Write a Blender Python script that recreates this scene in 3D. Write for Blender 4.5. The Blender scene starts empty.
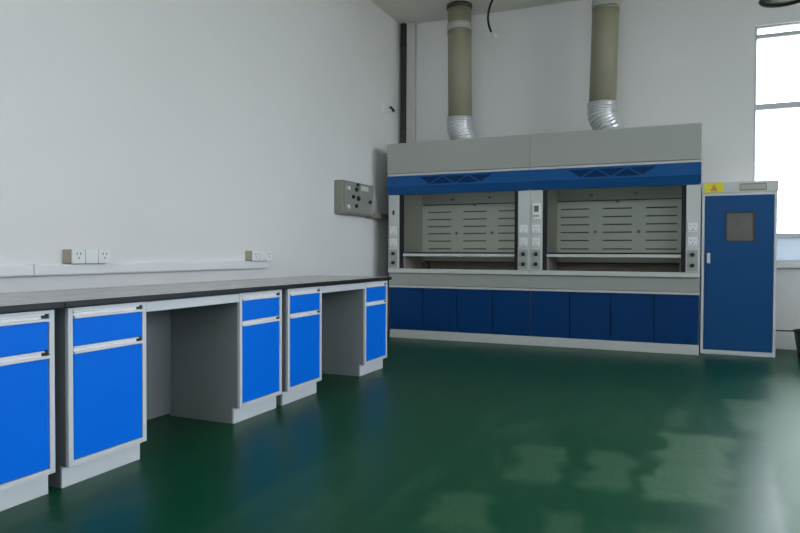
import bpy, bmesh, math, random
from mathutils import Matrix, Vector
random.seed(7)
S = bpy.context.scene
COL = S.collection

# ------------------------------------------------------------------ camera
CAM_H, YAW, PITCH, ROLL, FPX = 1.0521, 0.4068, 0.0198, 0.0038, 658.9
cam_d = bpy.data.cameras.new('camera'); cam = bpy.data.objects.new('camera', cam_d); COL.objects.link(cam)
fw = Vector((-math.sin(YAW)*math.cos(PITCH), math.cos(YAW)*math.cos(PITCH), -math.sin(PITCH)))
rt = Vector((math.cos(YAW), math.sin(YAW), 0)); up = rt.cross(fw)
r2 = rt*math.cos(ROLL) + up*math.sin(ROLL); u2 = -rt*math.sin(ROLL) + up*math.cos(ROLL)
m = Matrix((r2, u2, -fw)).transposed().to_4x4(); m.translation = (0, 0, CAM_H)
cam.matrix_world = m
cam_d.sensor_width = 36; cam_d.lens = 36*FPX/800; cam_d.clip_start = .05; cam_d.clip_end = 200
S.camera = cam

# ------------------------------------------------------------------ sky and exposure
W = bpy.data.worlds.new('overcast_sky'); S.world = W; W.use_nodes = True
bg = W.node_tree.nodes['Background']; bg.inputs[0].default_value = (.875, .93, 1.0, 1); bg.inputs[1].default_value = 5.5
S.view_settings.view_transform = 'Standard'; S.view_settings.look = 'None'
S.view_settings.exposure = 1.08; S.view_settings.gamma = 1; S.view_settings.use_curve_mapping = False

# room dimensions (metres)
XL, XR, YB, YF, ZC = -3.625, 5.4, 8.44, -3.6, 4.2
BW = (0.705, 4.32, .973, 3.63)                                  # opening in the back wall: x0 x1 z0 z1
RW = [(-.3, 2.7), (3.3, 6.3)]                     # openings in the right wall: y0 y1
RZ = (.973, 3.63)
FZ = (2.95, 3.95)
ADDED_FW = [(-3.2, .2), (1.2, 4.6)]                                # unseen openings added behind the camera to brighten ceiling and back wall: x0 x1

def portal(name, loc, rot, sx, sy):
    l = bpy.data.lights.new(name, 'AREA'); l.shape = 'RECTANGLE'; l.size = sx; l.size_y = sy; l.cycles.is_portal = True
    o = bpy.data.objects.new(name, l); COL.objects.link(o); o.location = loc; o.rotation_euler = rot
zc_ = (RZ[0]+RZ[1])/2
portal('daylight_portal', ((BW[0]+BW[1])/2, YB+.21, zc_), (-math.pi/2, 0, 0), BW[1]-BW[0], BW[3]-BW[2])
for a, b in RW:
    portal('daylight_portal', (XR+.21, (a+b)/2, zc_), (math.pi/2, 0, math.pi/2), b-a, RZ[1]-RZ[0])
for a, b in ADDED_FW:
    portal('daylight_portal', ((a+b)/2, YF-.21, (FZ[0]+FZ[1])/2), (math.pi/2, 0, 0), b-a, FZ[1]-FZ[0])

# ------------------------------------------------------------------ materials
def lin(c): return tuple(((v/255/12.92) if v/255 <= .04045 else ((v/255+.055)/1.055)**2.4) for v in c) + (1,)
MATS = {}
def mat(name, rgb, rough=.5, metal=0, spec=.5, noise=0, nscale=8, bump=0, bscale=60, coat=0):
    mt = bpy.data.materials.new(name); mt.use_nodes = True; nt = mt.node_tree; b = nt.nodes['Principled BSDF']
    c = lin(rgb); b.inputs['Base Color'].default_value = c; b.inputs['Roughness'].default_value = rough
    b.inputs['Metallic'].default_value = metal; b.inputs['Specular IOR Level'].default_value = spec
    b.inputs['Coat Weight'].default_value = coat
    tc = nt.nodes.new('ShaderNodeTexCoord')
    if noise:
        n = nt.nodes.new('ShaderNodeTexNoise'); n.inputs['Scale'].default_value = nscale; n.inputs['Detail'].default_value = 6
        nt.links.new(tc.outputs['Object'], n.inputs['Vector'])
        mx = nt.nodes.new('ShaderNodeMix'); mx.data_type = 'RGBA'
        mx.inputs[6].default_value = tuple(v*(1-noise) for v in c[:3])+(1,); mx.inputs[7].default_value = tuple(min(1, v*(1+noise)) for v in c[:3])+(1,)
        nt.links.new(n.outputs['Fac'], mx.inputs[0]); nt.links.new(mx.outputs[2], b.inputs['Base Color'])
    if bump:
        n2 = nt.nodes.new('ShaderNodeTexNoise'); n2.inputs['Scale'].default_value = bscale; n2.inputs['Detail'].default_value = 3
        nt.links.new(tc.outputs['Object'], n2.inputs['Vector'])
        bp = nt.nodes.new('ShaderNodeBump'); bp.inputs['Strength'].default_value = bump; bp.inputs['Distance'].default_value = .01
        nt.links.new(n2.outputs['Fac'], bp.inputs['Height']); nt.links.new(bp.outputs[0], b.inputs['Normal'])
    MATS[name] = mt; return mt
mat('wall_paint', (227, 226, 225), .75, noise=.03, nscale=1.2, bump=.04, bscale=90, spec=.25)
mat('ceiling_paint', (229, 227, 220), .85, noise=.03, nscale=1.0, spec=.2)
mat('column_paint', (205, 205, 200), .8, spec=.2)
mat('frame_grey', (206, 210, 214), .42, noise=.03, nscale=5)
mat('side_grey', (136, 142, 143), .5, noise=.05, nscale=4)
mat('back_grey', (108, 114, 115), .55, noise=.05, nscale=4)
mat('blue_panel', (0, 112, 232), .42, noise=.04, nscale=3, spec=.12)
mat('hood_blue', (6, 59, 112), .42, noise=.04, nscale=3, spec=.12)
mat('hood_grey', (163, 165, 158), .5, noise=.03, nscale=3)
mat('hood_light', (200, 202, 198), .45, noise=.02)
mat('visor_blue', (34, 88, 146), .4, noise=.03, spec=.12)
mat('tall_blue', (26, 78, 130), .4, noise=.03, spec=.12)
mat('dark_blue', (16, 52, 94), .6, noise=.1, nscale=40, spec=.1)
mat('liner', (234, 231, 220), .5, noise=.04, nscale=5)
mat('plenum_dark', (70, 68, 62), .8, noise=.05)
mat('strip_brown', (136, 130, 120), .5, noise=.1, nscale=10)
mat('hood_counter', (104, 94, 82), .4, noise=.25, nscale=14)
mat('pull_grey', (224, 226, 228), .4, noise=.01, nscale=2)
mat('aluminium', (200, 203, 206), .32, metal=.7, noise=.04)
mat('black_rubber', (18, 19, 21), .6, noise=.1)
mat('black_plastic', (26, 27, 30), .45, noise=.1)
mat('white_plastic', (232, 234, 234), .4, noise=.02)
mat('socket_side', (168, 160, 140), .6, noise=.08)
mat('foil', (222, 224, 226), .3, metal=.75, noise=.15, nscale=25, bump=.5, bscale=28)
mat('duct_pvc', (148, 145, 122), .5, noise=.05, nscale=3)
mat('duct_band', (178, 178, 170), .5, noise=.08)
mat('metal_box', (136, 135, 124), .5, metal=.1, noise=.08, nscale=10)
mat('metal_box_plate', (150, 150, 142), .45, metal=.1, noise=.06, nscale=10)
mat('dark_pipe', (62, 62, 58), .6, noise=.08)
mat('yellow_sign', (226, 214, 44), .5, noise=.04)
mat('sign_mark', (206, 150, 50), .5, noise=.1)
mat('name_plate', (176, 172, 158), .5, noise=.08, nscale=30)
mat('plate_border', (128, 124, 112), .5, noise=.08)
mat('cabinet_glass', (104, 104, 100), .15, noise=.25, nscale=5)
mat('window_metal', (200, 202, 206), .5, noise=.03)
mat('trim_dark', (90, 92, 90), .7, noise=.05)
mat('lamp_shade', (60, 64, 60), .45, metal=.3, noise=.05)
mat('gasket_grey', (48, 52, 58), .6, noise=.05)
mat('lamp_bulb', (226, 226, 220), .3, noise=.02)
mat('outside_ground', (186, 182, 170), .9, noise=.1, nscale=.4)
mat('display', (96, 108, 104), .25, noise=.05)

def glass(name, tint, refl_rough=.02):
    mt = bpy.data.materials.new(name); mt.use_nodes = True; nt = mt.node_tree; nt.nodes.clear()
    out = nt.nodes.new('ShaderNodeOutputMaterial'); tr = nt.nodes.new('ShaderNodeBsdfTransparent'); tr.inputs[0].default_value = tint+(1,)
    gl = nt.nodes.new('ShaderNodeBsdfGlossy'); gl.inputs['Roughness'].default_value = refl_rough
    fr = nt.nodes.new('ShaderNodeFresnel'); fr.inputs[0].default_value = 1.45; mx = nt.nodes.new('ShaderNodeMixShader')
    nt.links.new(fr.outputs[0], mx.inputs[0]); nt.links.new(tr.outputs[0], mx.inputs[1]); nt.links.new(gl.outputs[0], mx.inputs[2])
    nt.links.new(mx.outputs[0], out.inputs[0]); MATS[name] = mt
glass('window_glass', (.97, .98, .99)); glass('sash_glass', (.93, .95, .93))
def frosted():
    mt = bpy.data.materials.new('frosted_glass'); mt.use_nodes = True; nt = mt.node_tree; nt.nodes.clear()
    out = nt.nodes.new('ShaderNodeOutputMaterial'); tl = nt.nodes.new('ShaderNodeBsdfTranslucent'); tl.inputs[0].default_value = (.42, .46, .5, 1)
    df = nt.nodes.new('ShaderNodeBsdfDiffuse'); df.inputs[0].default_value = (.5, .55, .6, 1); mx = nt.nodes.new('ShaderNodeMixShader'); mx.inputs[0].default_value = .5
    nt.links.new(tl.outputs[0], mx.inputs[1]); nt.links.new(df.outputs[0], mx.inputs[2]); nt.links.new(mx.outputs[0], out.inputs[0]); MATS['frosted_glass'] = mt
frosted()

def worktop_mat():
    mt = mat('worktop', (70, 74, 82), .3, spec=.6); nt = mt.node_tree; b = nt.nodes['Principled BSDF']
    tc = nt.nodes.new('ShaderNodeTexCoord'); mp = nt.nodes.new('ShaderNodeMapping'); mp.inputs['Scale'].default_value = (6, 1.2, 1)
    n = nt.nodes.new('ShaderNodeTexNoise'); n.inputs['Scale'].default_value = 3; n.inputs['Detail'].default_value = 8; n.inputs['Roughness'].default_value = .65
    nt.links.new(tc.outputs['Object'], mp.inputs[0]); nt.links.new(mp.outputs[0], n.inputs['Vector'])
    cr = nt.nodes.new('ShaderNodeValToRGB'); cr.color_ramp.elements[0].position = .35; cr.color_ramp.elements[1].position = .7
    cr.color_ramp.elements[0].color = lin((172, 170, 169)); cr.color_ramp.elements[1].color = lin((188, 184, 179))
    nt.links.new(n.outputs['Fac'], cr.inputs[0]); nt.links.new(cr.outputs[0], b.inputs['Base Color'])
    mr = nt.nodes.new('ShaderNodeMapRange'); mr.inputs[3].default_value = .2; mr.inputs[4].default_value = .3
    nt.links.new(n.outputs['Fac'], mr.inputs[0]); nt.links.new(mr.outputs[0], b.inputs['Roughness'])
worktop_mat()
mat('worktop_edge', (25, 29, 36), .4, noise=.2, nscale=20)

def floor_mat():
    mt = bpy.data.materials.new('floor_epoxy'); mt.use_nodes = True; nt = mt.node_tree; b = nt.nodes['Principled BSDF']; L = nt.links.new
    N = lambda t: nt.nodes.new('ShaderNode'+t)
    tc = N('TexCoord')
    def noise(scale, detail=5, rough=.6, sc=(1, 1, 1)):
        mp = N('Mapping'); mp.inputs['Scale'].default_value = sc; n = N('TexNoise'); n.inputs['Scale'].default_value = scale
        n.inputs['Detail'].default_value = detail; n.inputs['Roughness'].default_value = rough; L(tc.outputs['Object'], mp.inputs[0]); L(mp.outputs[0], n.inputs['Vector']); return n.outputs['Fac']
    def math_(op, a, c, clamp=False):
        q = N('Math'); q.operation = op; q.use_clamp = clamp
        for i, v in enumerate((a, c)):
            if isinstance(v, (int, float)): q.inputs[i].default_value = v
            else: L(v, q.inputs[i])
        return q.outputs[0]
    warp = N('TexNoise'); warp.inputs['Scale'].default_value = 5; warp.inputs['Detail'].default_value = 5; L(tc.outputs['Object'], warp.inputs['Vector'])
    sub = N('VectorMath'); sub.operation = 'SUBTRACT'; L(warp.outputs['Color'], sub.inputs[0]); sub.inputs[1].default_value = (.5, .5, .5)
    scl = N('VectorMath'); scl.operation = 'SCALE'; L(sub.outputs[0], scl.inputs[0]); scl.inputs['Scale'].default_value = .26
    add = N('VectorMath'); add.operation = 'ADD'; L(tc.outputs['Object'], add.inputs[0]); L(scl.outputs[0], add.inputs[1])
    total = 0
    # mopped dust patches: centre, half sizes, turn, strength
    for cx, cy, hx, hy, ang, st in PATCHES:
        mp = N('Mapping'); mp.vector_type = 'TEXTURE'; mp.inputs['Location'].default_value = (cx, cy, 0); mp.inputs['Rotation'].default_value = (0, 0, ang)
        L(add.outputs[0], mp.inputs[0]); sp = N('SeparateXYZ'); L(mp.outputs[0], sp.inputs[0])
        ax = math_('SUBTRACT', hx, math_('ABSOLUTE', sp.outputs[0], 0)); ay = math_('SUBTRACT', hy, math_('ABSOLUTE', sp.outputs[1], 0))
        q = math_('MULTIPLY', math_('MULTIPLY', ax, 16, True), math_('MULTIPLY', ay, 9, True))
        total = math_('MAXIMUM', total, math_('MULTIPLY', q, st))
    grain = noise(20, 8, .75, (2.2, .8, 1)); broad = noise(.8, 4); streak = noise(2.2, 6, .65, (3.5, .7, 1))
    mrg = N('MapRange'); L(grain, mrg.inputs[0]); mrg.inputs[1].default_value = .32; mrg.inputs[2].default_value = .62; mrg.inputs[3].default_value = .3; mrg.inputs[4].default_value = 1
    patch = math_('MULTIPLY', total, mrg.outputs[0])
    mrs = N('MapRange'); L(streak, mrs.inputs[0]); mrs.inputs[1].default_value = .5; mrs.inputs[2].default_value = .75; mrs.inputs[3].default_value = 0; mrs.inputs[4].default_value = .14
    mrb = N('MapRange'); L(broad, mrb.inputs[0]); mrb.inputs[1].default_value = .45; mrb.inputs[2].default_value = .7; mrb.inputs[3].default_value = 0; mrb.inputs[4].default_value = .05
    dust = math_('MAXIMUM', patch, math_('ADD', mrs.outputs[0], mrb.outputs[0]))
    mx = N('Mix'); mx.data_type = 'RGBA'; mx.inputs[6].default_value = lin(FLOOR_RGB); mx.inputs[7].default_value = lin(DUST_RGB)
    L(dust, mx.inputs[0]); L(mx.outputs[2], b.inputs['Base Color'])
    rr = N('MapRange'); L(dust, rr.inputs[0]); rr.inputs[3].default_value = .33; rr.inputs[4].default_value = .65; L(rr.outputs[0], b.inputs['Roughness'])
    b.inputs['Specular IOR Level'].default_value = .16
    bn = N('Bump'); bn.inputs['Strength'].default_value = .06; bn.inputs['Distance'].default_value = .02; L(noise(7, 3), bn.inputs['Height']); L(bn.outputs[0], b.inputs['Normal'])
    MATS['floor_epoxy'] = mt
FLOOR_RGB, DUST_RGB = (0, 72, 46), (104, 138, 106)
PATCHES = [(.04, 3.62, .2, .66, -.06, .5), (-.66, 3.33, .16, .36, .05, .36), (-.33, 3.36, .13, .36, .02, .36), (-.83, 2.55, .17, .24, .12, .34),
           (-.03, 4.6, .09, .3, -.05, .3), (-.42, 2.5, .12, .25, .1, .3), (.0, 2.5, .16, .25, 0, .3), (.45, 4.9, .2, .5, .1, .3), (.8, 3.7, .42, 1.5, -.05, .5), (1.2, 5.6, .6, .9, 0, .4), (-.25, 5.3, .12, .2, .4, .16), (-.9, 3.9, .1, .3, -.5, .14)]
floor_mat()

# ------------------------------------------------------------------ mesh helpers
class MB:
    def __init__(s): s.bm = bmesh.new(); s.mats = []
    def _slot(s, mname):
        if mname not in s.mats: s.mats.append(mname)
        return s.mats.index(mname)
    def box(s, x0, x1, y0, y1, z0, z1, bev=0, m=None, seg=1):
        r = bmesh.ops.create_cube(s.bm, size=1)
        for v in r['verts']:
            v.co = Vector((x0+(v.co.x+.5)*(x1-x0), y0+(v.co.y+.5)*(y1-y0), z0+(v.co.z+.5)*(z1-z0)))
        fs = {f for v in r['verts'] for f in v.link_faces}
        if bev:
            es = list({e for v in r['verts'] for e in v.link_edges})
            o = bmesh.ops.bevel(s.bm, geom=es, offset=bev, segments=seg, affect='EDGES', profile=.5)
            fs = {f for f in fs if f.is_valid} | set(o['faces'])
        if m is not None:
            i = s._slot(m)
            for f in fs: f.material_index = i
        return s
    def prism(s, pts, axis, a, b):
        """extrude a closed polygon; axis 'x': pts are (y,z); 'y': (x,z); 'z': (x,y)"""
        def P(p, t): return {'x': (t, p[0], p[1]), 'y': (p[0], t, p[1]), 'z': (p[0], p[1], t)}[axis]
        A = [s.bm.verts.new(P(p, a)) for p in pts]; B = [s.bm.verts.new(P(p, b)) for p in pts]; n = len(pts)
        s.bm.faces.new(A); s.bm.faces.new(B[::-1])
        for i in range(n): s.bm.faces.new((A[i], B[i], B[(i+1) % n], A[(i+1) % n]))
        return s
    def tube(s, path, radii, seg=20, cap=True):
        path = [Vector(p) for p in path]
        if not isinstance(radii, (list, tuple)): radii = [radii]*len(path)
        rings = []; ref = None
        for i, p in enumerate(path):
            t = (path[min(i+1, len(path)-1)]-path[max(i-1, 0)]).normalized()
            if ref is None: ref = Vector((1, 0, 0)) if abs(t.x) < .9 else Vector((0, 1, 0))
            a = (ref-t*ref.dot(t)).normalized(); c = t.cross(a); ref = a
            rings.append([s.bm.verts.new(p+radii[i]*(math.cos(2*math.pi*k/seg)*a+math.sin(2*math.pi*k/seg)*c)) for k in range(seg)])
        for A, B in zip(rings, rings[1:]):
            for k in range(seg): s.bm.faces.new((A[k], A[(k+1) % seg], B[(k+1) % seg], B[k])).smooth = True
        if cap: s.bm.faces.new(rings[0][::-1]); s.bm.faces.new(rings[-1])
        return s
    def lathe(s, prof, c, seg=24):
        """profile of (radius, z) about a vertical axis through c"""
        rings = [[s.bm.verts.new((c[0]+r*math.cos(2*math.pi*k/seg), c[1]+r*math.sin(2*math.pi*k/seg), c[2]+z)) for k in range(seg)] for r, z in prof]
        for A, B in zip(rings, rings[1:]):
            for k in range(seg): s.bm.faces.new((A[k], A[(k+1) % seg], B[(k+1) % seg], B[k])).smooth = True
        return s
    def build(s, name, material, parent=None, kind=None):
        bmesh.ops.recalc_face_normals(s.bm, faces=s.bm.faces[:])
        me = bpy.data.meshes.new(name); s.bm.to_mesh(me); s.bm.free()
        if s.mats:
            for q in s.mats: me.materials.append(MATS[q])
        else: me.materials.append(MATS[material])
        o = bpy.data.objects.new(name, me); COL.objects.link(o); o.parent = parent
        if kind: o['kind'] = kind
        return o
def B(*a, **k): return MB().box(*a, **k)
def tag(o, label=None, cat=None, group=None, kind=None):
    for k, v in (('label', label), ('category', cat), ('group', group), ('kind', kind)):
        if v: o[k] = v
    return o
def empty(name, loc, label=None, cat=None, group=None, kind=None, rz=0):
    o = bpy.data.objects.new(name, None); COL.objects.link(o); o.location = loc; o.rotation_euler.z = rz; o.empty_display_size = .1
    return tag(o, label, cat, group, kind)
def copy_tree(o, parent=None):
    c = o.copy(); COL.objects.link(c); c.parent = parent
    for ch in o.children: copy_tree(ch, c)
    return c

# ------------------------------------------------------------------ room shell
T = .2
B(XL-T, XR+T, YF-T, YB+T, -.15, 0).build('floor', 'floor_epoxy', kind='structure')
B(XL-T, XR+T, YF-T, YB+T, ZC, ZC+.2).build('ceiling', 'ceiling_paint', kind='structure')
B(XL-T, XL, YF-T, YB+T, 0, ZC).build('wall_left', 'wall_paint', kind='structure')
w = MB(); w.box(XL, BW[0], YB, YB+T, 0, ZC).box(BW[1], XR, YB, YB+T, 0, ZC).box(BW[0], BW[1], YB, YB+T, 0, BW[2]).box(BW[0], BW[1], YB, YB+T, BW[3], ZC)
w.build('wall_back', 'wall_paint', kind='structure')
w = MB(); ys = [YF] + [v for p in RW for v in p] + [YB+T]
for i in range(0, len(ys), 2): w.box(XR, XR+T, ys[i], ys[i+1], 0, ZC)
for a, b in RW: w.box(XR, XR+T, a, b, 0, RZ[0]).box(XR, XR+T, a, b, RZ[1], ZC)
w.build('wall_right', 'wall_paint', kind='structure')
w = MB(); xs_ = [XL-T] + [v for p in ADDED_FW for v in p] + [XR+T]
for i in range(0, len(xs_), 2): w.box(xs_[i], xs_[i+1], YF-T, YF, 0, ZC)
for a, b in ADDED_FW: w.box(a, b, YF-T, YF, 0, FZ[0]).box(a, b, YF-T, YF, FZ[1], ZC)
w.build('wall_front', 'wall_paint', kind='structure')
B(-60, 60, -60, 60, -.5, -.4).build('ground', 'outside_ground', kind='structure')

def window(name, along, x0, x1, z0, z1, plane, sgn, ledge=True, high=False):
    """a fixed metal window in an opening; along 'x' for the back wall, 'y' for the right wall"""
    root = empty(name, (0, 0, 0), kind='structure')
    def bar(nm, a0, a1, b0, b1, d0=.06, d1=.12, mt='window_metal', bev=.003):
        p0, p1 = sorted((plane+sgn*d0, plane+sgn*d1))
        q = (a0, a1, p0, p1, b0, b1) if along == 'x' else (p0, p1, a0, a1, b0, b1)
        return B(*q, bev=bev).build(nm, mt, root)
    tz = [] if high else [1.25, 2.695, 3.50]; n = 3; st = (x1-x0)/n
    zs = [(z0+.02, z1-.012)] if high else [(z0+.02, 1.25), (1.296, 2.695), (2.76, 3.5), (3.545, z1-.012)]
    bar('window_frame', x0, x0+.03, z0, z1); bar('window_frame', x1-.03, x1, z0, z1)
    bar('window_frame', x0+.03, x1-.03, z1-.012, z1); bar('window_frame', x0+.03, x1-.03, z0, z0+.02)
    for z, h in zip(tz, (.046, .065, .045)): bar('transom', x0+.03, x1-.03, z, z+h, .055, .125)
    for i in range(1, n):
        for za, zb in zs: bar('mullion', x0+i*st-.025, x0+i*st+.025, za, zb)
    for i in range(n):
        a = x0+i*st+(.03 if i == 0 else .025); b = x0+(i+1)*st-(.03 if i == n-1 else .025)
        for k, (za, zb) in enumerate(zs):
            bar('pane', a, b, za, zb, .086, .092, 'frosted_glass' if k == 0 and not high else 'window_glass', 0)
    if ledge:
        bar('window_sill', x0-.02, x1+.02, z0-.067, z0, -.06, 0, 'wall_paint', .006)
    return root
window('window_1', 'x', *BW, YB, 1)
for i, (a, b) in enumerate(RW): window('window_%d' % (i+2), 'y', a, b, RZ[0], RZ[1], XR, 1)
for i, (a, b) in enumerate(ADDED_FW): window('window_%d' % (i+4), 'x', a, b, FZ[0], FZ[1], YF, -1, True, True)  # high windows added out of view to light the ceiling and back wall

bb = empty('baseboard_back', (0, 0, 0), kind='structure')
B(.16, XR, YB-.015, YB, 0, .2, bev=.003).build('board', 'wall_paint', bb)
B(.16, XR, YB-.02, YB, .2, .215).build('cap_strip', 'trim_dark', bb)
B(XL+.1, -3.40, YB-.06, YB, 0, ZC, bev=.004).build('trim_1', 'column_paint', kind='structure')
pp = empty('corner_pipe', (XL+.055, YB-.055, 0), 'dark grey vertical pipe running floor to ceiling in the wall corner', 'pipe')
MB().tube([(0, 0, 0), (0, 0, ZC)], .04, 16).build('pipe', 'dark_pipe', pp)
for z in (.6, 2.75, 3.9): MB().tube([(0, 0, z), (0, 0, z+.03)], .045, 16).build('clamp', 'dark_pipe', pp)

# ------------------------------------------------------------------ laboratory benches (front plane faces +X)
XBF, CW, CD = -2.485, .46, .55
def make_cabinet():
    root = empty('base_cabinet', (0, 0, 0))
    b = MB()
    b.box(-CD, -.02, 0, .014, .1, .803).box(-CD, -.02, CW-.014, CW, .1, .803).box(-CD, -CD+.012, .014, CW-.014, .1, .803).box(-CD+.012, -.03, .014, CW-.014, .1, .116).box(-CD+.012, -.03, .014, CW-.014, .79, .803)
    b.build('body', 'side_grey', root)
    p = MB(); p.box(-CD, -.06, 0, .014, 0, .1).box(-CD, -.06, CW-.014, CW, 0, .1).box(-CD, -CD+.012, .014, CW-.014, 0, .1)
    p.build('plinth', 'side_grey', root)
    B(-.06, -.045, 0, CW, 0, .099, bev=.002).build('kick_board', 'frame_grey', root)
    f = MB(); s = .026
    f.box(-.02, 0, 0, s, .1, .805, bev=.002).box(-.02, 0, CW-s, CW, .1, .805, bev=.002).box(-.02, 0, s, CW-s, .79, .805).box(-.02, 0, s, CW-s, .1, .124)
    f.build('face_frame', 'frame_grey', root)
    y0, y1 = s+.004, CW-s-.003
    def pull(z, parent):
        # extruded channel pull: back plate, top fin and a protruding lower lip
        prof = [(-.012, z), (.006, z), (.009, z+.003), (.009, z+.010), (.004, z+.012), (-.004, z+.013), (-.004, z+.025), (.001, z+.028), (.001, z+.033), (-.012, z+.033)]
        MB().prism(prof, 'y', y0, y1-.02).build('handle', 'pull_grey', parent)
        B(-.012, .006, y1-.02, y1, z, z+.012).build('handle_end', 'pull_grey', parent)
        B(-.012, .0, y1-.034, y1-.004, z+.0135, z+.026, bev=.002).build('shade_plug', 'black_plastic', parent)  # black plug stands in for the shaded recess at the handle's right end
    d = B(-.016, -.003, y0, y1, .634, .758, bev=.0015).build('drawer', 'blue_panel', root); pull(.757, d)
    e = B(-.016, -.003, y0, y1, .127, .600, bev=.0015).build('door', 'blue_panel', root); pull(.599, e)
    MB().tube([(-.15, CW, .71), (-.15, CW+.004, .71)], .012, 12).build('cable_hole_cap', 'black_plastic', root)
    return root
CAB = make_cabinet()
spots = [(.33, None), (1.553, 'blue and grey base cabinet at the far left edge, cut off by the frame'),
         (2.08, 'blue and grey base cabinet nearest in full view, left of the nearer knee space'),
         (3.30, 'blue and grey base cabinet on the far side of the nearer knee space'),
         (3.833, 'blue and grey base cabinet just past the narrow gap, before the farther knee space'),
         (5.02, 'blue and grey base cabinet at the end of the row, nearest the fume hoods')]
for i, (y, lab) in enumerate(spots):
    o = CAB if i == 0 else copy_tree(CAB)
    o.location = (XBF, y, 0)
    tag(o, lab or 'blue and grey base cabinet beyond the left edge of the picture', 'cabinet', 'blue base cabinets along the left wall')
klab = ['grey knee space rail and back panel beyond the left edge', 'grey rail and back panel of the nearer knee space between blue cabinets', 'grey rail and back panel of the farther knee space near the row end']
for (a, b), lab in zip(((.79, 1.553), (2.54, 3.30), (4.293, 5.02)), klab):
    k = empty('knee_space_panel', (XBF, (a+b)/2, 0), lab, 'bench frame', 'knee spaces of the bench row'); h = (b-a)/2-.002
    B(-.03, -.002, -h, h, .752, .803, bev=.002).build('rail', 'frame_grey', k)
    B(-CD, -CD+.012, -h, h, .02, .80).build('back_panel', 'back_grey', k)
wlab = ['grey topped black edged worktop slab running off the left edge of the frame', 'grey topped black edged worktop slab over the nearer knee space', 'grey topped black edged worktop slab ending beside the fume hoods']
for (a, b), lab in zip(((.29, 2.042), (2.045, 3.796), (3.799, 5.515)), wlab):
    t = empty('worktop', (XBF, (a+b)/2, .806), lab, 'worktop', 'bench worktops'); h = (b-a)/2
    B(-.75, .018, -h, h, .008, .034, bev=.004, seg=2).build('slab', 'worktop', t)
    B(.018, .028, -h, h, .004, .033, bev=.004, seg=2).build('front_edge', 'worktop_edge', t)
    B(-.5, .0, -h, h, -.001, .008).build('underside_strip', 'worktop_edge', t)

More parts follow.
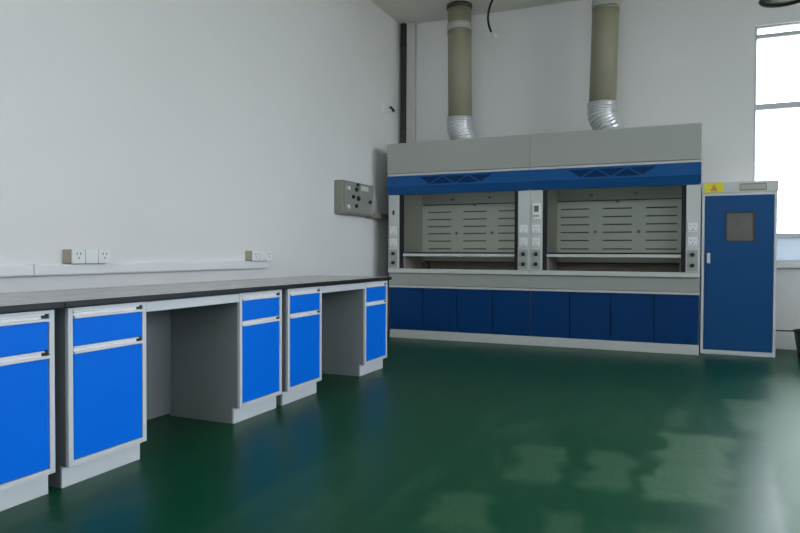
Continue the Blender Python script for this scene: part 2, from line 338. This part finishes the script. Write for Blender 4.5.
# ------------------------------------------------------------------ fume hoods (front faces -Y)
HW, HY = 1.770, 7.54
def make_hood(label, control, sx):
    r = empty('fume_hood', (0, 0, 0), label, 'fume hood', 'fume hoods against the back wall')
    b = MB()
    for x in (0, HW-.02):
        b.box(x, x+.02, .02, .86, 0, 1.78).box(x, x+.02, -.06, .86, 1.78, 2.40)
    b.box(.02, HW-.02, .845, .86, 0, 2.4); b.box(.02, HW-.02, .02, .845, .1, .118); b.box(.02, HW-.02, -.06, .845, 2.385, 2.4)
    b.build('body', 'hood_grey', r)
    B(0, HW, -.085, -.06, 2.035, 2.405, bev=.003).build('upper_panel', 'hood_grey', r)
    B(.004, HW-.004, -.078, -.06, 2.005, 2.030).build('trim_strip', 'hood_light', r)
    v = MB().prism([(-.07, 2.003), (-.085, 2.0), (-.115, 1.872), (-.055, 1.778), (-.03, 1.778), (-.03, 2.003)], 'x', 0, HW).build('visor', 'visor_blue', r)
    # zigzag vent triangles set on the visor's upper face
    def vy(z): return -.085-.03*(2.0-z)/.128
    zt, zb = 1.985, 1.886; c = HW/2; st = .188
    pts = [(c-.47, zt), (c-.40, zb), (c-.30, zt), (c-.16, zb), (c-.02, zt), (c+.115, zb), (c+.25, zt), (c+.375, zb), (c+.47, zt)]
    def tri(p):
        g = .014; cx = sum(q[0] for q in p)/3; cz = sum(q[1] for q in p)/3
        p = [(cx+(x-cx)*.86, cz+(z-cz)*.86) for x, z in p]
        mb = MB(); A = [mb.bm.verts.new((x, vy(z)-.0025, z)) for x, z in p]; Bv = [mb.bm.verts.new((x, vy(z)+.004, z)) for x, z in p]
        mb.bm.faces.new(A); mb.bm.faces.new(Bv[::-1])
        for i in range(3): mb.bm.faces.new((A[i], Bv[i], Bv[(i+1) % 3], A[(i+1) % 3]))
        mb.build('vent_triangle', 'dark_blue', v)
    X0, X1 = c-.48, c+.48; n = 5; w_ = (X1-X0)/(n+1)
    for i in range(n):
        a, m_, e = X0+i*w_, X0+(i+1)*w_, X0+(i+2)*w_
        tri([(a, zt), (e, zt), (m_, zb)] if i % 2 == 0 else [(a, zb), (e, zb), (m_, zt)])
    # posts with services
    PW = .138
    for side, x in ((0, 0), (1, HW-PW)):
        p = B(x, x+PW, -.045, .02, .868, 1.776, bev=.003).build('side_post', 'hood_light', r)
        xc = x+PW/2+(-.005 if side else .0)
        xin = x+PW if side == 0 else x-.045
        B(xin, xin+.045, -.02, .02, .868, 1.776).build('sash_gasket', 'black_rubber', r)
        for z in (1.285, 1.135):
            so = B(xc-.045, xc+.045, -.055, -.045, z, z+.1, bev=.003).build('socket_outlet', 'white_plastic', r)
            for q in (-.018, .018): B(xc+q-.003, xc+q+.003, -.0558, -.0548, z+.06, z+.072).build('socket_hole', 'black_plastic', so)
            B(xc-.004, xc+.004, -.0558, -.0548, z+.026, z+.04).build('socket_hole', 'black_plastic', so)
            B(xc-.04, xc+.04, -.057, -.054, z+.012, z+.017).build('socket_seam', 'hood_grey', so)
        B(xc-.05, xc+.05, -.049, -.045, .88, 1.1, bev=.001).build('valve_plate', 'hood_grey', r)
        for z in (1.05, .937):
            k = MB().tube([(xc, -.049, z), (xc, -.06, z), (xc, -.062, z), (xc, -.085, z)], [.022, .022, .016, .015], 14).build('valve_knob', 'black_plastic', r)
            B(xc-.004, xc+.004, -.09, -.084, z-.014, z+.014).build('knob_ridge', 'black_plastic', k)
        if side == 0 and not control:
            B(xc-.014, xc+.014, -.05, -.045, 1.53, 1.585, bev=.002).build('light_switch', 'black_plastic', r)
    if control:
        xc = PW/2+.005
        cp = B(xc-.045, xc+.045, -.058, -.045, 1.45, 1.63, bev=.004).build('control_panel', 'white_plastic', r)
        B(xc-.026, xc+.026, -.0595, -.057, 1.53, 1.6).build('display', 'display', cp)
        for q in (-.02, .004, .028): B(xc+q-.012, xc+q+.004, -.06, -.0575, 1.475, 1.495).build('button', 'plate_border', cp)
    # sash
    sx0, sx1 = PW+.045, HW-PW-.045
    s = empty('sash', (0, 0, 0)); s.parent = r
    B(sx0, sx1, -.014, .016, 1.018, 1.052, bev=.004, seg=2).build('bottom_rail', 'hood_light', s)
    B(sx0, sx1, -.006, .01, 1.052, 1.07).build('rail_gasket', 'black_rubber', s)
    B(sx0, sx1, -.001, .005, 1.07, 1.776).build('glass', 'sash_glass', s)
    # chamber lining
    l = MB(); l.box(sx0-.03, sx0, .022, .70, .868, 2.0).box(sx1, sx1+.03, .022, .70, .868, 2.0).box(sx0, sx1, .022, .70, 1.985, 2.0)
    l.build('chamber_lining', 'liner', r)
    B(sx0-.03, sx1+.03, .72, .73, .868, 2.0).build('plenum_back', 'plenum_dark', r)
    def baffle(z0, z1, rows, y):
        m_ = MB(); cols = []; xs = sx; zz = z0
        for z in rows:
            m_.box(sx0, sx1, y, y+.008, zz, z-.007); x = sx0
            for a, e in xs: m_.box(x, a, y, y+.008, z-.007, z+.007); x = e
            m_.box(x, sx1, y, y+.008, z-.007, z+.007); zz = z+.007
        m_.box(sx0, sx1, y, y+.008, zz, z1)
        return m_.build('baffle_panel', 'liner', r)
    bp = baffle(1.05, 1.688, (1.115, 1.217, 1.314, 1.407, 1.50, 1.597), .655); baffle(1.70, 1.985, (), .645)
    for x, z in ((sx[0][1]+.075, 1.32), (sx[1][1]+.075, 1.32), ((sx[1][0]+sx[1][1])/2, 1.685), ((sx[1][0]+sx[1][1])/2-.3, 1.76), ((sx[1][0]+sx[1][1])/2+.2, 1.77)):
        yy = .655 if z < 1.7 else .645
        MB().tube([(x, yy, z), (x, yy-.018, z)], [.02, .016], 10).build('baffle_knob', 'metal_box', bp)
    # counter, apron, doors, kick
    c_ = B(.0, HW, -.02, .72, .806, .855).build('counter', 'hood_counter', r)
    B(.0, HW, -.06, -.02, .812, .866, bev=.008, seg=2).build('front_lip', 'hood_light', c_)
    B(sx0, sx1, .60, .655, .855, .94, bev=.004).build('rear_ledge', 'hood_counter', c_)
    B(sx0, sx1, .63, .655, .952, 1.045, bev=.003).build('rear_strip', 'strip_brown', c_)  # grey-brown strips low in the chamber, darker than the lining
    for xa in (sx0, sx1-.012): B(xa, xa+.012, .03, .60, .855, 1.03, bev=.003).build('side_strip', 'strip_brown', c_)
    B(.0, HW, -.02, .02, .662, .806).build('apron_panel', 'hood_grey', r)
    B(.0, HW, -.024, .02, .630, .656, bev=.002).build('door_rail', 'hood_light', r)
    n = 4; dw = HW/n
    for i in range(n):
        d = B(i*dw+.004, (i+1)*dw-.004, 0, .018, .108, .628, bev=.0015).build('door', 'hood_blue', r)
        px = (i+1)*dw-.05 if i % 2 == 0 else i*dw+.05
        B(px-.03, px+.03, -.002, .004, .585, .6, bev=.001).build('finger_pull', 'dark_blue', d)
    B(.0, HW, 0, .02, 0, .104, bev=.002).build('kick_board', 'hood_light', r)
    return r
h1 = make_hood('grey and blue fume hood with glass sash beside the left wall corner', False, ((.262, .585), (.748, 1.06), (1.213, 1.53)))
h1.location = (-3.388, HY, 0)
h2 = make_hood('grey and blue fume hood with white control panel beside the tall blue cabinet', True, ((.226, .56), (.722, 1.05), (1.204, 1.54)))
h2.location = (-1.616, HY, 0)

# small faucet inside the nearer-to-corner hood
fa = empty('faucet', (-2.96, 7.80, .856), 'small dark faucet standing on the counter inside the left fume hood', 'faucet')
MB().tube([(0, 0, 0), (0, 0, .02), (0, 0, .021), (0, 0, .09)], [.03, .026, .013, .013], 12).build('stem', 'black_plastic', fa)
MB().tube([(0, 0, .085), (0, -.03, .1), (0, -.07, .095), (0, -.085, .07)], .009, 10).build('spout', 'black_plastic', fa)
B(-.03, .03, -.008, .008, .09, .102, bev=.003).build('tap_handle', 'black_plastic', fa)

# ------------------------------------------------------------------ exhaust ducts
def duct(name, x, y, label, lean, foot, zflex, band):
    r = empty(name, (x, y, 2.40), label, 'duct', 'exhaust ducts above the fume hoods'); R = .15; top = ZC-2.40
    zf = zflex-2.40
    MB().tube([(0, 0, zf), (lean*.5, 0, (zf+top)/2), (lean, 0, top)], R, 32).build('pipe', 'duct_pvc', r)
    q = (zf+top)/2
    lx = lambda z: lean*(z-zf)/(top-zf)
    MB().tube([(lx(band), 0, band), (lx(band+.09), 0, band+.09)], R+.006, 32).build('joint_band', 'duct_band', r)
    MB().tube([(lx(band-.03), 0, band-.035), (lx(band), 0, band-.003)], R+.004, 32).build('clamp_ring', 'metal_box', r)
    MB().tube([(lx(top-.06), 0, top-.05), (lx(top), 0, top)], R+.012, 32).build('ceiling_collar', 'dark_pipe', r)
    # corrugated foil elbow: swings sideways to the hood outlet
    pts, rad = [], []; n = 44
    for i in range(n+1):
        t = i/n; z = zf+.05-(zf+.015)*t; s = max(0, (t-.3)/.7)
        pts.append((foot*s*s*(3-2*s), -.02*s, z)); rad.append((R+.008)*(1-.12*s)+(.007, .013, .007, -.005)[i % 4]+random.uniform(-.003, .003))
    MB().tube(pts, rad, 36).build('flexible_foil_elbow', 'foil', r)
    MB().tube([(0, 0, zf+.03), (0, 0, zf+.06)], R+.016, 32).build('hose_clamp', 'aluminium', r)
    MB().tube([(foot, -.02, .006), (foot, -.02, .06)], R*.9+.014, 32).build('outlet_collar', 'hood_grey', r)
    return r
duct('exhaust_duct', -2.63, 8.02, 'beige vertical exhaust duct with foil elbow above the left fume hood', -.02, .07, 2.72, 1.47)
duct('exhaust_duct', -.895, 8.02, 'beige vertical exhaust duct with foil elbow above the right fume hood', .035, .10, 2.76, 1.51)

# ------------------------------------------------------------------ tall gas cabinet
tx, ty, tw = .17, 7.70, .70
r = empty('tall_cabinet', (tx, ty, 0), 'tall blue door safety cabinet with small window beside the fume hood', 'cabinet')
b = MB(); b.box(0, .02, .02, .46, 0, 1.70).box(tw-.02, tw, .02, .46, 0, 1.70).box(.02, tw-.02, .445, .46, 0, 1.70).box(.02, tw-.02, .02, .445, .03, .05).box(0, tw, .02, .46, 1.70, 1.81)
b.build('body', 'hood_light', r)
f = MB(); f.box(0, .026, 0, .02, 0, 1.70, bev=.002).box(tw-.026, tw, 0, .02, 0, 1.70, bev=.002).box(.026, tw-.026, 0, .02, 0, .045, bev=.002).box(.026, tw-.026, 0, .02, 1.672, 1.70)
f.build('face_frame', 'frame_grey', r)
B(-.004, tw+.008, -.012, .02, 1.70, 1.814, bev=.003).build('header_panel', 'hood_light', r)
sg = B(.02, .205, -.0145, -.012, 1.705, 1.808).build('warning_sign', 'yellow_sign', r)
MB().prism([(.075, 1.722), (.15, 1.722), (.1125, 1.794)], 'y', -.016, -.0145).build('warning_triangle', 'sign_mark', sg)
npl = B(.352, .60, -.0165, -.012, 1.717, 1.79).build('name_plate', 'plate_border', r)
B(.36, .592, -.018, -.0165, 1.728, 1.779).build('plate_face', 'name_plate', npl)
d = MB(); dx0, dx1, dz0, dz1 = .03, tw-.03, .049, 1.669; wx0, wx1, wz0, wz1 = .225, .505, 1.185, 1.50
d.box(dx0, wx0, .0, .02, dz0, dz1).box(wx1, dx1, .0, .02, dz0, dz1).box(wx0, wx1, .0, .02, dz0, wz0).box(wx0, wx1, 0, .02, wz1, dz1)
d = d.build('door', 'tall_blue', r)
g = MB()
for q in ((wx0, wx0+.014, wz0, wz1), (wx1-.014, wx1, wz0, wz1), (wx0+.014, wx1-.014, wz0, wz0+.014), (wx0+.014, wx1-.014, wz1-.014, wz1)): g.box(q[0], q[1], -.004, .02, q[2], q[3])
g.build('window_gasket', 'gasket_grey', d)
B(wx0+.014, wx1-.014, .006, .012, wz0+.014, wz1-.014).build('window_pane', 'cabinet_glass', d)
B(.052, .086, -.008, 0, .96, 1.07, bev=.003).build('handle', 'aluminium', d)
MB().tube([(.069, -.008, 1.045), (.069, -.02, 1.045)], .012, 12).build('lock', 'aluminium', d)

# ------------------------------------------------------------------ fittings on the left wall
def trunk(a, b, lab):
    t = empty('cable_trunking', (XL, (a+b)/2, .908), lab, 'trunking', 'cable trunking along the left wall'); h = (b-a)/2
    B(0, .045, -h, h, 0, .07, bev=.002).build('channel', 'white_plastic', t)
    B(.045, .051, -h, h, .006, .064, bev=.002).build('lid', 'white_plastic', t)
trunk(.2, 2.755, 'white cable trunking on the left wall running off the left edge')
trunk(2.760, 5.18, 'white cable trunking on the left wall beneath the two socket boxes')
def socket_box(y, lab):
    s = empty('socket_box', (XL, y, .98), lab, 'socket', 'three gang socket boxes on the left wall'); w_ = .102
    B(0, .076, 0, .306, .002, .09, bev=.002).build('back_box', 'socket_side', s)
    for i in range(3):
        p = B(.076, .086, i*w_+.002, (i+1)*w_-.003, .0, .092, bev=.003, seg=2).build('socket_plate', 'white_plastic', s); yc = (i+.5)*w_
        if i != 1:
            for q in (-.014, .014): B(.0855, .0868, yc+q-.003, yc+q+.003, .056, .07).build('socket_hole', 'black_plastic', p)
            B(.0855, .0868, yc-.003, yc+.003, .03, .042).build('socket_hole', 'black_plastic', p)
        else:
            B(.086, .089, yc-.02, yc+.02, .026, .066, bev=.001).build('rocker_switch', 'white_plastic', p)
    return s
socket_box(2.995, 'white three gang socket box on the left wall nearer the camera')
socket_box(4.89, 'white three gang socket box on the left wall at the trunking end')

e = empty('switch_box', (XL, 6.53, 1.50), 'grey metal electrical switch box on the left wall near the fume hoods', 'switch box')
B(0, .115, 0, .78, 0, .375, bev=.004).build('housing', 'metal_box', e)
B(.115, .125, .03, .75, .02, .365, bev=.002).build('front_plate', 'metal_box_plate', e)
for y, z, rr, mt in ((.30, .29, .026, 'black_plastic'), (.22, .20, .022, 'black_plastic'), (.35, .19, .03, 'black_plastic'), (.30, .10, .024, 'black_plastic'), (.66, .17, .024, 'black_plastic'), (.33, .35, .02, 'black_plastic'),
                     (.1, .29, .026, 'white_plastic'), (.1, .08, .026, 'white_plastic')):
    MB().tube([(.125, y, z), (.145, y, z)], [rr, rr*.85], 14).build('switch_knob', mt, e)
MB().box(.125, .128, .42, .62, .29, .345).build('rating_plate', 'hood_light', e)
ct = empty('cable_tray', (XL, 7.33, 1.49), 'grey metal cable channel leading from the switch box to the fume hood', 'cable tray')
B(0, .1, 0, .55, .0, .012).build('tray_base', 'metal_box', ct); B(.09, .1, 0, .55, .012, .07).build('tray_side', 'metal_box', ct); B(0, .01, 0, .55, .012, .07).build('tray_side', 'metal_box', ct)

k = empty('wall_bracket', (XL, 7.86, 2.93), 'tiny white bracket with dark clip high on the left wall near the corner', 'bracket')
B(0, .02, -.06, .03, -.05, .06, bev=.004).build('base_plate', 'white_plastic', k)
MB().tube([(.02, -.03, -.02), (.07, .02, -.01), (.08, .05, 0)], [.012, .012, .012], 10).build('arm', 'white_plastic', k)
MB().tube([(.06, .07, .05), (.1, .11, -.01)], [.016, .02], 12).build('clip', 'black_plastic', k)

# ------------------------------------------------------------------ hanging things
hc = empty('hanging_cable', (-2.20, 7.98, ZC), 'black cable hanging from the ceiling between the ducts with a pale lamp socket', 'cable')
pts = [(0, 0, 0), (-.03, -.02, -.08), (-.05, -.04, -.2), (-.045, -.05, -.3), (-.015, -.06, -.4), (.01, -.07, -.44)]
def smooth(P, n=6):
    P = [Vector(p) for p in P]; out = []
    for i in range(len(P)-1):
        a, b_, c, d_ = P[max(i-1, 0)], P[i], P[i+1], P[min(i+2, len(P)-1)]
        for k_ in range(n):
            t = k_/n; out.append(.5*((2*b_)+(-a+c)*t+(2*a-5*b_+4*c-d_)*t*t+(-a+3*b_-3*c+d_)*t**3))
    return out+[P[-1]]
MB().tube(smooth(pts), .014, 10).build('cord', 'black_rubber', hc)
MB().tube([(.01, -.07, -.44), (.04, -.075, -.48), (.06, -.08, -.52)], [.03, .032, .024], 14).build('lamp_socket', 'lamp_bulb', hc)

pl = empty('pendant_lamp', (.72, 6.2, 3.13), 'dark round pendant lamp shade above the window at top right', 'lamp')
MB().lathe([(.175, 0), (.178, .01), (.165, .03), (.12, .12), (.06, .19), (.05, .24), (0.001, .25)], (0, 0, 0), 32).build('shade', 'lamp_shade', pl)
MB().lathe([(.001, .02), (.17, .02), (.17, .024), (.001, .024)], (0, 0, 0), 32).build('lens', 'lamp_shade', pl)
MB().tube([(0, 0, .24), (0, 0, ZC-3.13)], .01, 8).build('suspension_rod', 'dark_pipe', pl)

# ------------------------------------------------------------------ waste bin at the right edge
wb = empty('waste_bin', (1.235, 7.80, 0), 'black plastic bin on the floor at the right edge below the window', 'bin')
MB().lathe([(.001, .0), (.15, .0), (.155, .02), (.19, .27), (.182, .27), (.148, .02), (.001, .015)], (0, 0, 0), 28).build('bucket', 'black_plastic', wb)
MB().lathe([(.186, .262), (.198, .266), (.198, .282), (.184, .282), (.186, .262)], (0, 0, 0), 28).build('rim', 'black_plastic', wb)
